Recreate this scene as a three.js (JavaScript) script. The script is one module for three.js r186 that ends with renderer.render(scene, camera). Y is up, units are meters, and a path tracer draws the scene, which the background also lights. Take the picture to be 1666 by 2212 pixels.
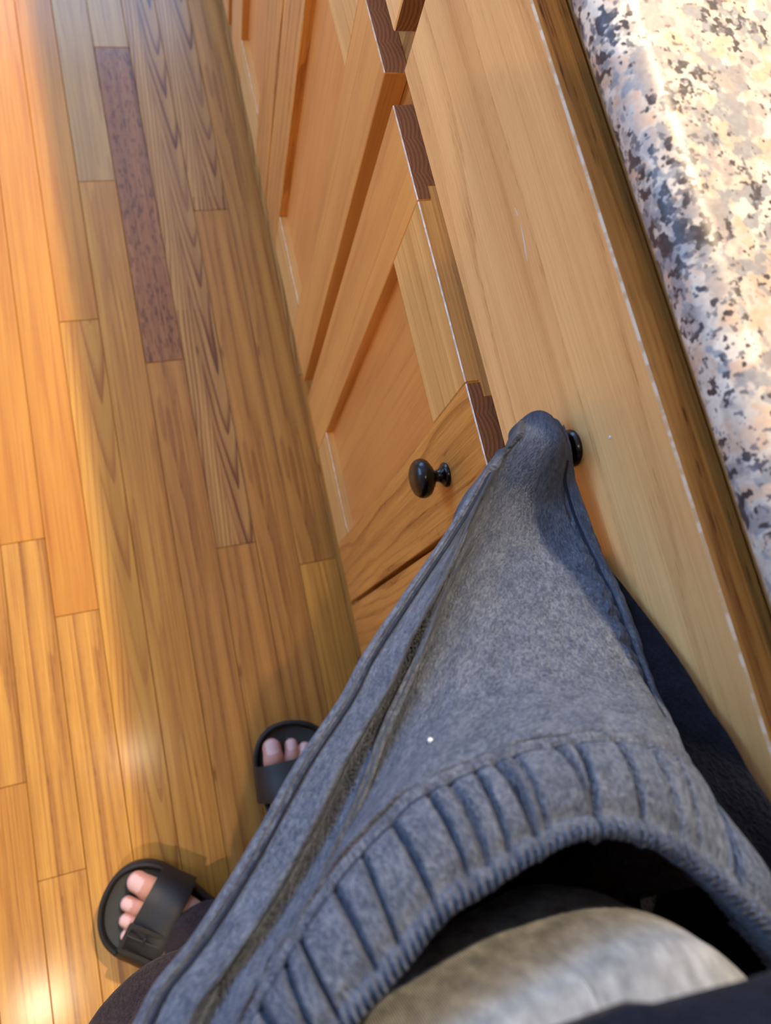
import * as THREE from 'three';
import { mergeGeometries } from 'three/addons/utils/BufferGeometryUtils.js';
import { RectAreaLightUniformsLib } from 'three/addons/lights/RectAreaLightUniformsLib.js';

// ---------------------------------------------------------------- camera, sky, exposure
const scene = new THREE.Scene();
const renderer = new THREE.WebGLRenderer({ antialias: true });
renderer.toneMapping = THREE.LinearToneMapping;
renderer.toneMappingExposure = 0.57;
renderer.shadowMap.enabled = true;
RectAreaLightUniformsLib.init();

const camera = new THREE.PerspectiveCamera(72.2527, 1666 / 2212, 0.01, 40);
camera.position.set(0, 1.1086, 0.1965);
camera.up.set(-0.955624, 0.246352, -0.161533);
camera.lookAt(0 - 0.198622, 1.1086 - 0.943769, 0.1965 - 0.264291);
camera.focus = 0.44;
camera.userData.fStop = 8.5;

scene.background = new THREE.Color(4.3, 8.4, 15.6);          // bright blue-white daylight sky outside the windows

// ceiling lamps: [x, z, intensity in candela]; the first hangs over the counter and throws the counter's shadow on the floor
const CEIL = 2.42;
const LAMPS = [[-1.1, -0.57, 43], [0.17, 0.62, 1.8], [1.05, 1.1, 9.5]];
const LAMP_COLOR = new THREE.Color().setRGB(1.0, 0.77, 0.51);

// ---------------------------------------------------------------- small helpers
const V = (x, y, z) => new THREE.Vector3(x, y, z);
const taken = new Map();
function numbered(name) { const n = taken.get(name) ?? 0; taken.set(name, n + 1); return n ? name + '_' + String(n).padStart(3, '0') : name; }
function tag(o, label, category, group, kind) {
  if (label) o.userData.label = label;
  if (category) o.userData.category = category;
  if (group) o.userData.group = group;
  if (kind) o.userData.kind = kind;
  return o;
}
function mesh(name, geo, mat, parent = scene) {
  const m = new THREE.Mesh(geo, mat);
  m.name = parent === scene ? numbered(name) : name;
  m.castShadow = m.receiveShadow = true;
  parent.add(m);
  return m;
}
function thing(name, pos, label, category, group) {
  const g = new THREE.Group(); g.name = numbered(name); g.position.set(...pos); scene.add(g);
  return tag(g, label, category, group);
}
function rng(seed) { let s = seed >>> 0; return () => { s = (s + 0x6D2B79F5) >>> 0; let t = s; t = Math.imul(t ^ (t >>> 15), t | 1); t ^= t + Math.imul(t ^ (t >>> 7), t | 61); return ((t ^ (t >>> 14)) >>> 0) / 4294967296; }; }
const clamp = (x, a = 0, b = 1) => Math.min(b, Math.max(a, x));
const mix = (a, b, t) => a + (b - a) * t;
const sstep = (a, b, x) => { const t = clamp((x - a) / (b - a)); return t * t * (3 - 2 * t); };
function hash2(x, y, s) { let h = Math.imul(x, 374761393) + Math.imul(y, 668265263) + Math.imul(s, 1442695041); h = Math.imul(h ^ (h >>> 13), 1274126177); h ^= h >>> 16; return (h >>> 0) / 4294967296; }
// value noise that repeats every px by py cells
function vnoise(x, y, s, px = 1 << 20, py = 1 << 20) {
  const xi = Math.floor(x), yi = Math.floor(y), fx = x - xi, fy = y - yi, u = fx * fx * (3 - 2 * fx), v = fy * fy * (3 - 2 * fy);
  const w = (a, n) => ((a % n) + n) % n, x0 = w(xi, px), x1 = w(xi + 1, px), y0 = w(yi, py), y1 = w(yi + 1, py);
  return mix(mix(hash2(x0, y0, s), hash2(x1, y0, s), u), mix(hash2(x0, y1, s), hash2(x1, y1, s), u), v);
}
function fbm(x, y, s, oct, px, py) { let a = 0.5, r = 0, t = 0; for (let i = 0; i < oct; i++) { r += a * vnoise(x, y, s + i * 17, px, py); t += a; x *= 2; y *= 2; px *= 2; py *= 2; a *= 0.5; } return r / t; }
function noise3(x, y, z, s) { return (vnoise(x + z * 0.73, y - z * 0.51, s) + vnoise(y + x * 0.37, z + x * 0.61, s + 5) + vnoise(z - y * 0.43, x + y * 0.29, s + 9)) / 3; }

// a computed picture: f(u, v) in 0..1 gives [r, g, b] in sRGB 0..255 and a height 0..1
function paint(w, h, f, wantBump = true) {
  const c = new Uint8Array(w * h * 4), b = wantBump ? new Uint8Array(w * h * 4) : null;
  for (let y = 0; y < h; y++) for (let x = 0; x < w; x++) {
    const [r, g, bl, ht] = f((x + 0.5) / w, (y + 0.5) / h), i = (y * w + x) * 4;
    c[i] = clamp(r, 0, 255); c[i + 1] = clamp(g, 0, 255); c[i + 2] = clamp(bl, 0, 255); c[i + 3] = 255;
    if (b) { const q = clamp(ht ?? 0.5) * 255; b[i] = b[i + 1] = b[i + 2] = q; b[i + 3] = 255; }
  }
  const tex = (d, srgb) => { const t = new THREE.DataTexture(d, w, h); t.wrapS = t.wrapT = THREE.RepeatWrapping; t.magFilter = THREE.LinearFilter; t.minFilter = THREE.LinearMipmapLinearFilter; t.generateMipmaps = true; if (srgb) t.colorSpace = THREE.SRGBColorSpace; t.needsUpdate = true; return t; };
  return { map: tex(c, true), bump: b ? tex(b, false) : null };
}
function surf(tex, lenM, widM, opt) {
  for (const t of [tex.map, tex.bump]) if (t) t.repeat.set(1 / lenM, 1 / widM);
  return new THREE.MeshPhysicalMaterial({ map: tex.map, ...(tex.bump && opt.bumpScale ? { bumpMap: tex.bump } : {}), ...opt });
}

// ---------------------------------------------------------------- wood
// oak grain running along u: bands of growth rings, long fibres and dark pore dashes
function oak(o) {
  const { w = 1024, h = 256, seed, light, dark, blotch = 0.75, rings = 9, warp = 0.5, band = 0.55, pores = 0.5, fibre = 0.3, cath = 0, flecks = 0, knots = 0 } = o;
  const R = rng(seed), cu = R(), cv = 0.3 + 0.4 * R(), spots = [...Array(knots)].map(() => [R(), R(), 0.3 + R()]);
  return paint(w, h, (u, v) => {
    let r;
    if (cath) { // cathedral figure: nested arches along the grain
      const dv = Math.abs(v - cv - 0.12 * (fbm(u * 3, 0.5, seed + 5, 2, 3, 1) - 0.5));
      r = cath * u + rings * Math.pow(dv, 1.45) + 1.1 * (fbm(u * 4, v * 2, seed + 3, 2, 4, 2) - 0.5);
    } else r = rings * (v + 0.22 * (fbm(0.5, v * 7, seed + 9, 3, 1, 7) - 0.5)) + warp * 2.4 * (fbm(u * 2, v * 3, seed + 1, 2, 2, 3) - 0.5) + 0.35 * (fbm(u * 9, v * 8, seed + 2, 2, 9, 8) - 0.5);
    const saw = r - Math.floor(r), strength = 0.35 + 0.9 * hash2(Math.floor(r), 3, seed), late = sstep(0.5, 0.95, saw) * (1 - sstep(0.95, 1.0, saw)) * strength;
    const long = fbm(u * 7, v * h / 4, seed + 4, 2, 7, Math.round(h / 4)), line = vnoise(u * 5, v * h / 2.2, seed + 12, 5, Math.round(h / 2.2)), wide = fbm(u * 2, v * 5, seed + 7, 3, 2, 5);
    let pore = vnoise(u * w / 24, v * h / 1.6, seed + 6, Math.round(w / 24), Math.round(h / 1.6));
    pore = sstep(0.7, 0.9, pore) * pores * (0.3 + 0.7 * late);
    let fl = 0; if (flecks) fl = sstep(0.62, 0.76, vnoise(u * w / 14, v * h / 5, seed + 11, Math.round(w / 14), Math.round(h / 5))) * flecks;
    let kn = 0; for (const [a, b, c] of spots) { let x = u - a, y = v - b; x -= Math.round(x); y -= Math.round(y); kn = Math.max(kn, Math.exp(-(x * x * w * w / (h * h)) * 90 / c - y * y * 900 / c)); }
    const t = clamp(0.1 + late * band + (long - 0.5) * fibre * 1.6 + sstep(0.6, 0.85, line) * fibre * 0.8 + (wide - 0.5) * blotch + pore * 0.75 + fl * 0.6 + kn, -0.15, 1.5);
    return [mix(light[0], dark[0], t), mix(light[1], dark[1], t), mix(light[2], dark[2], t), 0.75 - pore * 0.7 - late * 0.12 + (long - 0.5) * 0.2];
  });
}
// end grain: curved dark rings crossed by pores
function endGrain(seed, light, dark) {
  return paint(256, 256, (u, v) => {
    const r = 9 * (v + 0.3 * u * (1 - u) * 1.5 + 0.05 * (fbm(u * 3, v * 3, seed, 3, 3, 3) - 0.5)), saw = r - Math.floor(r);
    const p = vnoise(u * 90, v * 90, seed + 2, 90, 90), t = clamp(0.75 * sstep(0.2, 0.9, saw) + 0.5 * sstep(0.6, 0.9, p) - 0.1);
    return [mix(light[0], dark[0], t), mix(light[1], dark[1], t), mix(light[2], dark[2], t), 1 - t];
  });
}
const varnish = { roughness: 0.42, bumpScale: 0.00025, clearcoat: 0.25, clearcoatRoughness: 0.35 };
const woodL = [216, 165, 104], woodD = [172, 118, 66];
const M = {};
M.stile = surf(oak({ seed: 11, h: 384, light: [216, 152, 77], dark: [175, 108, 48], rings: 5, band: 0.3, pores: 0.35, fibre: 0.18, blotch: 0.9 }), 0.6, 0.12, varnish);
M.stile2 = surf(oak({ seed: 23, h: 384, light: [218, 152, 72], dark: [159, 97, 37], rings: 6, band: 0.45, pores: 1.0, warp: 0.9 }), 0.5, 0.11, varnish);
M.rail = surf(oak({ seed: 31, h: 384, light: [226, 176, 104], dark: [180, 124, 62], rings: 6, band: 0.35, pores: 0.6 }), 0.5, 0.1, varnish);
M.panel = surf(oak({ seed: 47, w: 1024, h: 768, light: [216, 146, 72], dark: [180, 108, 48], rings: 10, band: 0.25, pores: 0.4, fibre: 0.18, blotch: 0.9 }), 0.7, 0.3, varnish);
M.drawer = surf(oak({ seed: 53, w: 2048, h: 768, light: [238, 188, 122], dark: [182, 126, 70], rings: 6, band: 0.3, pores: 0.65, warp: 1.3, fibre: 0.15, blotch: 1.2 }), 0.9, 0.2, varnish);
M.drawerEdgeShade = surf(oak({ seed: 59, h: 192, light: [208, 150, 77], dark: [133, 85, 37], rings: 4, band: 0.4, pores: 1 }), 0.5, 0.06, varnish);  // top-edge oak coloured darker to stand in for shade under the granite overhang
M.frame = surf(oak({ seed: 61, light: [194, 142, 74], dark: [149, 98, 46], rings: 7 }), 0.6, 0.1, varnish);
M.end = surf(endGrain(71, [150, 100, 62], [104, 65, 38]), 0.03, 0.03, { roughness: 0.6 });
M.worn = surf(paint(512, 16, (u, v) => { const n = fbm(u * 60, v * 3, 5, 3, 60, 3); const t = sstep(0.42, 0.6, n); return [mix(196, 218, t), mix(160, 198, t), mix(116, 172, t), n]; }), 0.3, 0.02, { roughness: 0.3, clearcoat: 0.5, clearcoatRoughness: 0.2 });
M.toe = M.frame;
M.carcass = new THREE.MeshStandardMaterial({ color: 0xb9a07c, roughness: 0.7 });

const floorLook = { roughness: 0.45, specularIntensity: 0.7, bumpScale: 0.0002, clearcoat: 0.3, clearcoatRoughness: 0.16 };
const FB = {
  honey: { seed: 101, light: [204, 146, 62], dark: [150, 92, 34], rings: 3, band: 0.5, pores: 0.4, warp: 1.2 },
  streak: { seed: 113, light: [206, 150, 66], dark: [148, 93, 38], rings: 4, band: 0.5, pores: 0.6, warp: 0.6 },
  swoop: { seed: 127, light: [208, 152, 64], dark: [160, 97, 34], rings: 7, band: 0.75, pores: 0.25, cath: 5, fibre: 0.18 },
  arch: { seed: 131, light: [190, 140, 74], dark: [126, 78, 36], rings: 9, band: 0.95, pores: 0.35, cath: 7, knots: 1, fibre: 0.2 },
  red: { seed: 139, light: [164, 108, 60], dark: [108, 66, 36], rings: 4, band: 0.3, pores: 0.8, flecks: 1 },
  beige: { seed: 149, light: [190, 146, 84], dark: [152, 110, 62], rings: 3, band: 0.3, pores: 0.4, warp: 1 },
  tan: { seed: 151, light: [190, 132, 60], dark: [138, 85, 34], fibre: 0.2, blotch: 0.9, rings: 3, band: 0.45, pores: 0.5, warp: 0.9, knots: 2 },
  orange: { seed: 157, light: [202, 138, 52], dark: [166, 98, 32], rings: 3, band: 0.4, pores: 0.3, warp: 1.3 },
};
for (const k in FB) M['floor_' + k] = surf(oak({ w: 1024, h: 128, ...FB[k] }), 0.75, 0.0625, floorLook);

// a box with chamfered edges; uv in metres with u along the grain axis; groups: 0 sides, 1 end grain, 2 worn edge
function cbox(x0, x1, y0, y1, z0, z1, c, grain = 0, opt = {}) {
  const ctr = [(x0 + x1) / 2, (y0 + y1) / 2, (z0 + z1) / 2], hf = [(x1 - x0) / 2, (y1 - y0) / 2, (z1 - z0) / 2];
  const tris = [[], [], [], []], uo = opt.uo ?? 0, vo = opt.vo ?? 0;
  const P = (s, ax) => s.map((q, k) => ctr[k] + q * (k === ax ? hf[k] : hf[k] - c));
  function tri(a, b, d, g) {
    const A = V(...a), n = V(...b).sub(A).cross(V(...d).sub(A)), out = V((a[0] + b[0] + d[0]) / 3 - ctr[0], (a[1] + b[1] + d[1]) / 3 - ctr[1], (a[2] + b[2] + d[2]) / 3 - ctr[2]);
    if (n.dot(out) < 0) { [b, d] = [d, b]; n.negate(); }
    n.normalize();
    const e = n.toArray().map(Math.abs); let ax = e.indexOf(Math.max(...e));
    if (ax === grain && g !== 1) { e[grain] = -1; ax = e.indexOf(Math.max(...e)); }
    const other = [0, 1, 2].filter((k) => k !== ax), ua = other.includes(grain) ? grain : other[0], va = other.find((k) => k !== ua);
    for (const p of [a, b, d]) tris[g].push([...p, ...n.toArray(), p[ua] + uo, p[va] + vo + (ax === 1 ? 0.03 : 0)]);
  }
  const quad = (a, b, d, e, g) => { tri(a, b, d, g); tri(a, d, e, g); };
  for (let ax = 0; ax < 3; ax++) {
    const [b, d] = [0, 1, 2].filter((k) => k !== ax);
    for (const s of [-1, 1]) {
      const q = (sb, sd) => { const t = [0, 0, 0]; t[ax] = s; t[b] = sb; t[d] = sd; return P(t, ax); };
      quad(q(-1, -1), q(1, -1), q(1, 1), q(-1, 1), (ax === grain && opt.end) ? 1 : (ax === 1 && s === 1 && opt.topEdge) ? 3 : 0);
    }
    for (const sb of [-1, 1]) for (const sd of [-1, 1]) {   // the edge along ax between the faces b and d
      const q = (sa, f) => { const t = [0, 0, 0]; t[ax] = sa; t[b] = sb; t[d] = sd; return P(t, f); };
      const worn = opt.worn?.some(([wa, wb, wd]) => wa === ax && wb === sb && wd === sd);
      quad(q(-1, b), q(1, b), q(1, d), q(-1, d), worn ? 2 : 0);
    }
  }
  for (const sx of [-1, 1]) for (const sy of [-1, 1]) for (const sz of [-1, 1]) tri(P([sx, sy, sz], 0), P([sx, sy, sz], 1), P([sx, sy, sz], 2), 0);
  const g = new THREE.BufferGeometry(), all = tris.flat(), f = (a, n) => new THREE.Float32BufferAttribute(all.flatMap((r) => r.slice(a, a + n)), n);
  g.setAttribute('position', f(0, 3)); g.setAttribute('normal', f(3, 3)); g.setAttribute('uv', f(6, 2));
  let at = 0; tris.forEach((t, i) => { if (t.length) g.addGroup(at, t.length, i); at += t.length; });
  return g;
}
const plain = (x0, x1, y0, y1, z0, z1) => cbox(x0, x1, y0, y1, z0, z1, 0.0005);
// merge boxes that carry material groups
function mergeGroups(list) {
  const buckets = [[], [], []];
  for (const g of list) for (const r of g.groups) {
    const s = new THREE.BufferGeometry();
    for (const k of ['position', 'normal', 'uv']) { const a = g.attributes[k]; s.setAttribute(k, new THREE.BufferAttribute(a.array.slice(r.start * a.itemSize, (r.start + r.count) * a.itemSize), a.itemSize)); }
    buckets[r.materialIndex].push(s);
  }
  const out = mergeGeometries(buckets.flat()); let at = 0;
  out.clearGroups();
  buckets.forEach((b, i) => { const n = b.reduce((q, s) => q + s.attributes.position.count, 0); if (n) out.addGroup(at, n, i); at += n; });
  return out;
}

// ---------------------------------------------------------------- the room
const RX0 = -3.4, RX1 = 2.6, RZ0 = -2.6, RZ1 = 2.6;
M.wall = new THREE.MeshStandardMaterial({ color: 0xd8d2c6, roughness: 0.9 });
M.white = new THREE.MeshStandardMaterial({ color: 0xe9e7e2, roughness: 0.55 });
M.glass = new THREE.MeshPhysicalMaterial({ color: 0xffffff, roughness: 0, transmission: 1, thickness: 0, ior: 1.45 });
const struct = (name, geo, mat, parent) => { const m = mesh(name, geo, mat, parent); if (!parent) m.userData.kind = 'structure'; return m; };

// wood strip floor: every board its own piece on the sub-floor
const floor = struct('floor', plain(RX0, RX1, -0.12, -0.0125, RZ0, RZ1), M.floor_tan);
{
  const W = 0.06081, za = 0.28815, R = rng(4242), kinds = ['honey', 'streak', 'swoop', 'tan', 'beige', 'tan', 'orange', 'honey'];
  // rows counted from the board whose outer seam lies 0.288 m from the cabinet doors; joints and board looks along x
  const known = {
    '-3': [[-0.281, 0.185], ['orange', 'streak', 'streak']],
    '-2': [[-0.161], ['orange', 'streak']],
    '-1': [[-0.632], ['orange', 'swoop']],
    '0': [[-0.892], ['beige', 'honey']],
    '1': [[-1.173, -0.5455], ['beige', 'red', 'tan']],
    '2': [[-0.221], ['arch', 'tan']],
    '3': [[-0.825], ['arch', 'tan']],
    '4': [[-0.172], ['tan', 'honey']],
    '5': [[-0.495, -0.009], ['arch', 'tan', 'red']],
  };
  for (let r = -37; r <= 7; r++) {
    const z1 = za - r * W, z0 = z1 - W, k = known[r];
    let joints, looks;
    if (k) {
      joints = [...k[0]]; looks = [...k[1]];
      for (let x = k[0][0] < -1 ? k[0][0] - 0.7 : -1.55 - R() * 0.4; x > RX0 + 0.3; x -= 0.6 + R() * 0.6) { joints.unshift(x); looks.unshift(kinds[Math.floor(R() * 8)]); }
      for (let x = 0.62 + R() * 0.5; x < RX1 - 0.3; x += 0.6 + R() * 0.6) { joints.push(x); looks.push(kinds[Math.floor(R() * 8)]); }
    } else {
      joints = []; looks = [kinds[Math.floor(R() * 8)]];
      for (let x = RX0 + 0.5 + R() * 0.9; x < RX1 - 0.3; x += 0.8 + R() * 0.9) { joints.push(x); looks.push(kinds[Math.floor(R() * 8)]); }
    }
    const xs = [RX0, ...joints, RX1];
    for (let i = 0; i + 1 < xs.length; i++) {
      const dy = (R() - 0.5) * 0.0004;
      mesh('floor_board', cbox(xs[i] + 0.0003, xs[i + 1] - 0.0003, -0.0125, dy, z0 + 0.00035, z1 - 0.00035, 0.0007, 0, { uo: R(), vo: -z0 }), M['floor_' + looks[i]], floor);
    }
  }
}
struct('ceiling', plain(RX0 - 0.1, RX1 + 0.1, CEIL, CEIL + 0.1, RZ0 - 0.1, RZ1 + 0.1), M.white);
struct('wall_right', plain(RX1, RX1 + 0.1, -0.1, CEIL, RZ0 - 0.1, RZ1 + 0.1), M.wall);
struct('wall_back', plain(RX0 - 0.1, RX1 + 0.1, -0.1, CEIL, RZ0 - 0.1, RZ0), M.wall);
// walls with an opening each; span along axis a (0 = x, 2 = z)
function wallWithHole(name, ax, fixed0, fixed1, s0, s1, h0, h1, y0, y1) {
  const b = (a0, a1, b0, b1) => (ax === 2 ? plain(fixed0, fixed1, b0, b1, a0, a1) : plain(a0, a1, b0, b1, fixed0, fixed1));
  struct(name, mergeGeometries([b(s0, h0, -0.1, CEIL), b(h1, s1, -0.1, CEIL), b(h0, h1, -0.1, y0), b(h0, h1, y1, CEIL)]), M.wall);
}
wallWithHole('wall_left', 2, RX0 - 0.1, RX0, RZ0, RZ1, -0.7, 1.9, 0.85, 2.2);
wallWithHole('wall_front', 0, RZ1, RZ1 + 0.1, RX0, RX1, -2.7, -0.7, 0.85, 2.2);
function windowUnit(name, ax, fixed, h0, h1, y0, y1) {
  const b = (a0, a1, b0, b1, d) => (ax === 2 ? plain(fixed - d, fixed + d, b0, b1, a0, a1) : plain(a0, a1, b0, b1, fixed - d, fixed + d)), m = (h0 + h1) / 2, w = 0.05;
  const f = struct(name, mergeGeometries([b(h0, h0 + w, y0, y1, 0.04), b(h1 - w, h1, y0, y1, 0.04), b(h0 + w, h1 - w, y0, y0 + w, 0.04), b(h0 + w, h1 - w, y1 - w, y1, 0.04), b(m - 0.03, m + 0.03, y0 + w, y1 - w, 0.035)]), M.white);
  mesh('pane', b(h0 + w, m - 0.03, y0 + w, y1 - w, 0.003), M.glass, f);
  mesh('pane', b(m + 0.03, h1 - w, y0 + w, y1 - w, 0.003), M.glass, f);
}
windowUnit('window_1', 2, RX0 - 0.05, -0.7, 1.9, 0.85, 2.2);
windowUnit('added_window_2', 0, RZ1 + 0.05, -2.7, -0.7, 0.85, 2.2);  // added window, put in for blue daylight fill on the drawer fronts
struct('baseboard_left', plain(RX0, RX0 + 0.015, 0.0005, 0.1, RZ0 + 0.02, RZ1 - 0.02), M.white);
struct('baseboard_right', plain(RX1 - 0.015, RX1, 0.0005, 0.1, RZ0 + 0.02, RZ1 - 0.02), M.white);
struct('baseboard_front', plain(RX0 + 0.02, RX1 - 0.02, 0.0005, 0.1, RZ1 - 0.015, RZ1), M.white);

// recessed ceiling lamps
M.glow = new THREE.MeshStandardMaterial({ color: 0xffffff, emissive: LAMP_COLOR, emissiveIntensity: 36, roughness: 0.6 });
LAMPS.forEach(([x, z, cd], i) => {
  const l = thing('ceiling_lamp', [x, CEIL, z], ['round recessed ceiling lamp above the granite counter', 'round recessed ceiling lamp above the aisle beside the counter', 'round recessed ceiling lamp over the open floor behind the person'][i], 'lamp');
  const ring = new THREE.LatheGeometry([[0.05, -0.001], [0.05, -0.006], [0.054, -0.009], [0.07, -0.008], [0.075, -0.004], [0.075, 0], [0.05, 0]].map(([a, b]) => new THREE.Vector2(a, b)), 48);
  mesh('trim_ring', ring, M.white, l);
  mesh('lamp_face', new THREE.CylinderGeometry(0.0495, 0.0495, 0.002, 48).translate(0, -0.001, 0), M.glow, l);
  const s = new THREE.SpotLight(LAMP_COLOR, cd, 0, 1.45, 0.35, 2);
  s.name = 'lamp_light'; s.position.set(0, -0.012, 0); s.target.position.set(0, -1, 0); s.castShadow = true; s.shadow.radius = 1.8; s.shadow.mapSize.set(2048, 2048);
  l.add(s); l.add(s.target);
});

// ---------------------------------------------------------------- base cabinets
const YB = 0.12, YT = 0.682, DB = 0.715, DT = 0.865, DW = 0.315, ST = 0.0843, RL = 0.078, TH = 0.02;
M.bronze = new THREE.MeshPhysicalMaterial({ color: 0x15161a, metalness: 0.75, roughness: 0.28, clearcoat: 0.5, clearcoatRoughness: 0.15 });
const knobGeo = new THREE.LatheGeometry([[0, 0], [0.0096, 0], [0.0099, 0.0006], [0.0099, 0.0017], [0.0094, 0.0021], [0.0094, 0.0027], [0.0086, 0.0034], [0.0062, 0.0052], [0.0048, 0.0075], [0.0046, 0.0098], [0.0056, 0.0118], [0.0092, 0.0126], [0.0094, 0.0134], [0.0112, 0.0140], [0.0140, 0.0160], [0.0156, 0.0188], [0.0158, 0.0212], [0.0150, 0.0240], [0.0128, 0.0266], [0.0095, 0.0284], [0.0050, 0.0295], [0, 0.0298]].map(([a, b]) => new THREE.Vector2(a, b)), 56).rotateX(Math.PI / 2);
const cA = 0.0008, cut = 0.0105;
const G = {
  stile: mergeGroups([cbox(0, ST, 0, YT - YB, -cut - 0.0012, 0, cA, 1, { end: true, worn: [[0, 1, 1]] }), cbox(0, ST - 0.012, 0.0001, YT - YB - 0.0001, -TH, -cut, 0.0002, 1, { end: true })]),
  rail: mergeGroups([cbox(ST + 0.0001, DW - ST - 0.0001, 0, RL, -cut - 0.0012, 0, cA, 0, { worn: [[0, 1, 1]] }), cbox(ST - 0.0118, DW - ST + 0.0118, 0.0001, RL - 0.0001, -TH, -cut, 0.0002, 0)]),
  panel: cbox(ST - 0.011, DW - ST + 0.011, RL - 0.006, YT - YB - RL + 0.006, -0.0165, -cut, 0.0005, 1),
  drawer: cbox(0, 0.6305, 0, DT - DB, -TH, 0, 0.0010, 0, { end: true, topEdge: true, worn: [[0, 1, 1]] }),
};
G.stileRight = G.stile.clone().applyMatrix4(new THREE.Matrix4().makeRotationY(0));
{ // the right-hand stile mirrors the left one so that its rebate faces the panel
  const p = G.stileRight.attributes.position, n = G.stileRight.attributes.normal;
  for (let i = 0; i < p.count; i++) { p.setX(i, ST - p.getX(i)); n.setX(i, -n.getX(i)); }
  for (const a of [p, n, G.stileRight.attributes.uv]) for (let i = 0; i < a.count; i += 3) for (let c = 0; c < a.itemSize; c++) { const t = a.getComponent(i + 1, c); a.setComponent(i + 1, c, a.getComponent(i + 2, c)); a.setComponent(i + 2, c, t); }
}
function makeDoor(parent, x, knobRight, flip) {
  const d = mesh('door', G.panel, M.panel, parent); d.position.set(x, YB, 0);
  const a = mesh('stile', G.stile, [flip ? M.stile2 : M.stile, M.end, M.worn], d);
  const b = mesh('stile', G.stileRight, [flip ? M.stile : M.stile2, M.end, M.worn], d); b.position.x = DW - ST;
  mesh('rail', G.rail, [M.rail, M.end, M.worn], d);
  const t = mesh('rail', G.rail, [M.rail, M.end, M.worn], d); t.position.y = YT - YB - RL;
  const k = mesh('knob', knobGeo, M.bronze, d); tag(k, 'dark bronze mushroom knob'); k.position.set(knobRight ? DW - 0.0408 : 0.0408, 0.6048 - YB, 0);
  return d;
}
function makeCabinet(cx, label) {
  const hw = 0.332, c = thing('base_cabinet', [cx, 0, 0], label, 'cabinet', undefined);
  const zf = -TH - 0.0008;
  mesh('body', mergeGeometries([plain(-hw, -hw + 0.018, 0.1, 0.866, -0.6, zf - 0.02), plain(hw - 0.018, hw, 0.1, 0.866, -0.6, zf - 0.02), plain(-hw + 0.018, hw - 0.018, 0.1, 0.118, -0.6, zf - 0.02), plain(-hw + 0.018, hw - 0.018, 0.118, 0.866, -0.6, -0.59)]), M.carcass, c);
  mesh('toe_kick', plain(-hw, hw, 0.001, 0.1, -0.11, -0.095), M.toe, c);
  mesh('frame_stile', cbox(-hw, -hw + 0.04, 0.1, 0.868, zf - 0.02, zf, 0.0006, 1), M.frame, c);
  mesh('frame_stile', cbox(hw - 0.04, hw, 0.1, 0.868, zf - 0.02, zf, 0.0006, 1), M.frame, c);
  for (const [a, b] of [[0.1, 0.14], [0.672, 0.728], [0.845, 0.868]]) mesh('frame_rail', cbox(-hw + 0.04, hw - 0.04, a, b, zf - 0.02, zf, 0.0006, 0), M.frame, c);
  makeDoor(c, -0.0035 - DW + 0.0008, true, false);
  makeDoor(c, 0.0035 - 0.0008, false, true);
  const dr = mesh('drawer_front', G.drawer, [M.drawer, M.end, M.worn, M.drawerEdgeShade], c); dr.position.set(-0.31525, DB, 0);
  const k = mesh('knob', knobGeo, M.bronze, dr); tag(k, 'dark bronze mushroom knob'); k.position.set(0.31525, 0.7905 - DB, 0);
  return c;
}
const caught = makeCabinet(-0.0840, 'oak base cabinet whose drawer knob has caught the sweatpants pocket');
makeCabinet(-0.7480, 'oak base cabinet next to the one with the snagged drawer knob, free of cloth');
makeCabinet(-1.4120, 'oak base cabinet at the end of the counter run, farthest from the person');
makeCabinet(0.5800, 'oak base cabinet behind the person, beyond the snagged drawer');

{ // scratches and paint specks on the fronts of the first cabinet
  const pale = new THREE.MeshStandardMaterial({ color: 0xd9d3d6, roughness: 0.8 });
  const front = caught.children.find((c) => c.name === 'drawer_front'), door = caught.children.find((c) => c.name === 'door');
  const mark = (parent, x, y, z, pts, w) => {
    const sh = new THREE.Shape(), n = pts.length; pts.forEach(([a, b], i) => { const t = w * Math.sin(Math.PI * (i + 0.3) / (n - 0.4)); i ? sh.lineTo(a, b + t) : sh.moveTo(a, b + t); });
    for (let i = n - 1; i >= 0; i--) sh.lineTo(pts[i][0], pts[i][1] - w * Math.sin(Math.PI * (i + 0.3) / (n - 0.4)));
    const m = mesh('scratch', new THREE.ExtrudeGeometry(sh, { depth: 0.00012, bevelEnabled: false }), pale, parent); m.position.set(x - caught.position.x - parent.position.x, y - parent.position.y, z); tag(m, 'pale scratch');
  };
  mark(front, -0.2107, 0.8032, 0, [[0, 0], [0.006, -0.0012], [0.011, -0.0019], [0.016, -0.0034], [0.0214, -0.0043]], 0.00055);
  mark(front, -0.2208, 0.8016, 0, [[0, 0], [0.003, 0.0006], [0.006, 0.0009]], 0.0004);
  for (const [p, x, y, z, q] of [[front, -0.0773, 0.8245, 0.0001, 0.0009], [door, -0.1753, 0.445, -0.0104, 0.0012]]) { const m = mesh('paint_speck', new THREE.SphereGeometry(q, 10, 6).scale(1, 1.4, 0.25), pale, p); m.position.set(x - caught.position.x - p.position.x, y - p.position.y, z); tag(m, 'pale speck'); }
}
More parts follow.
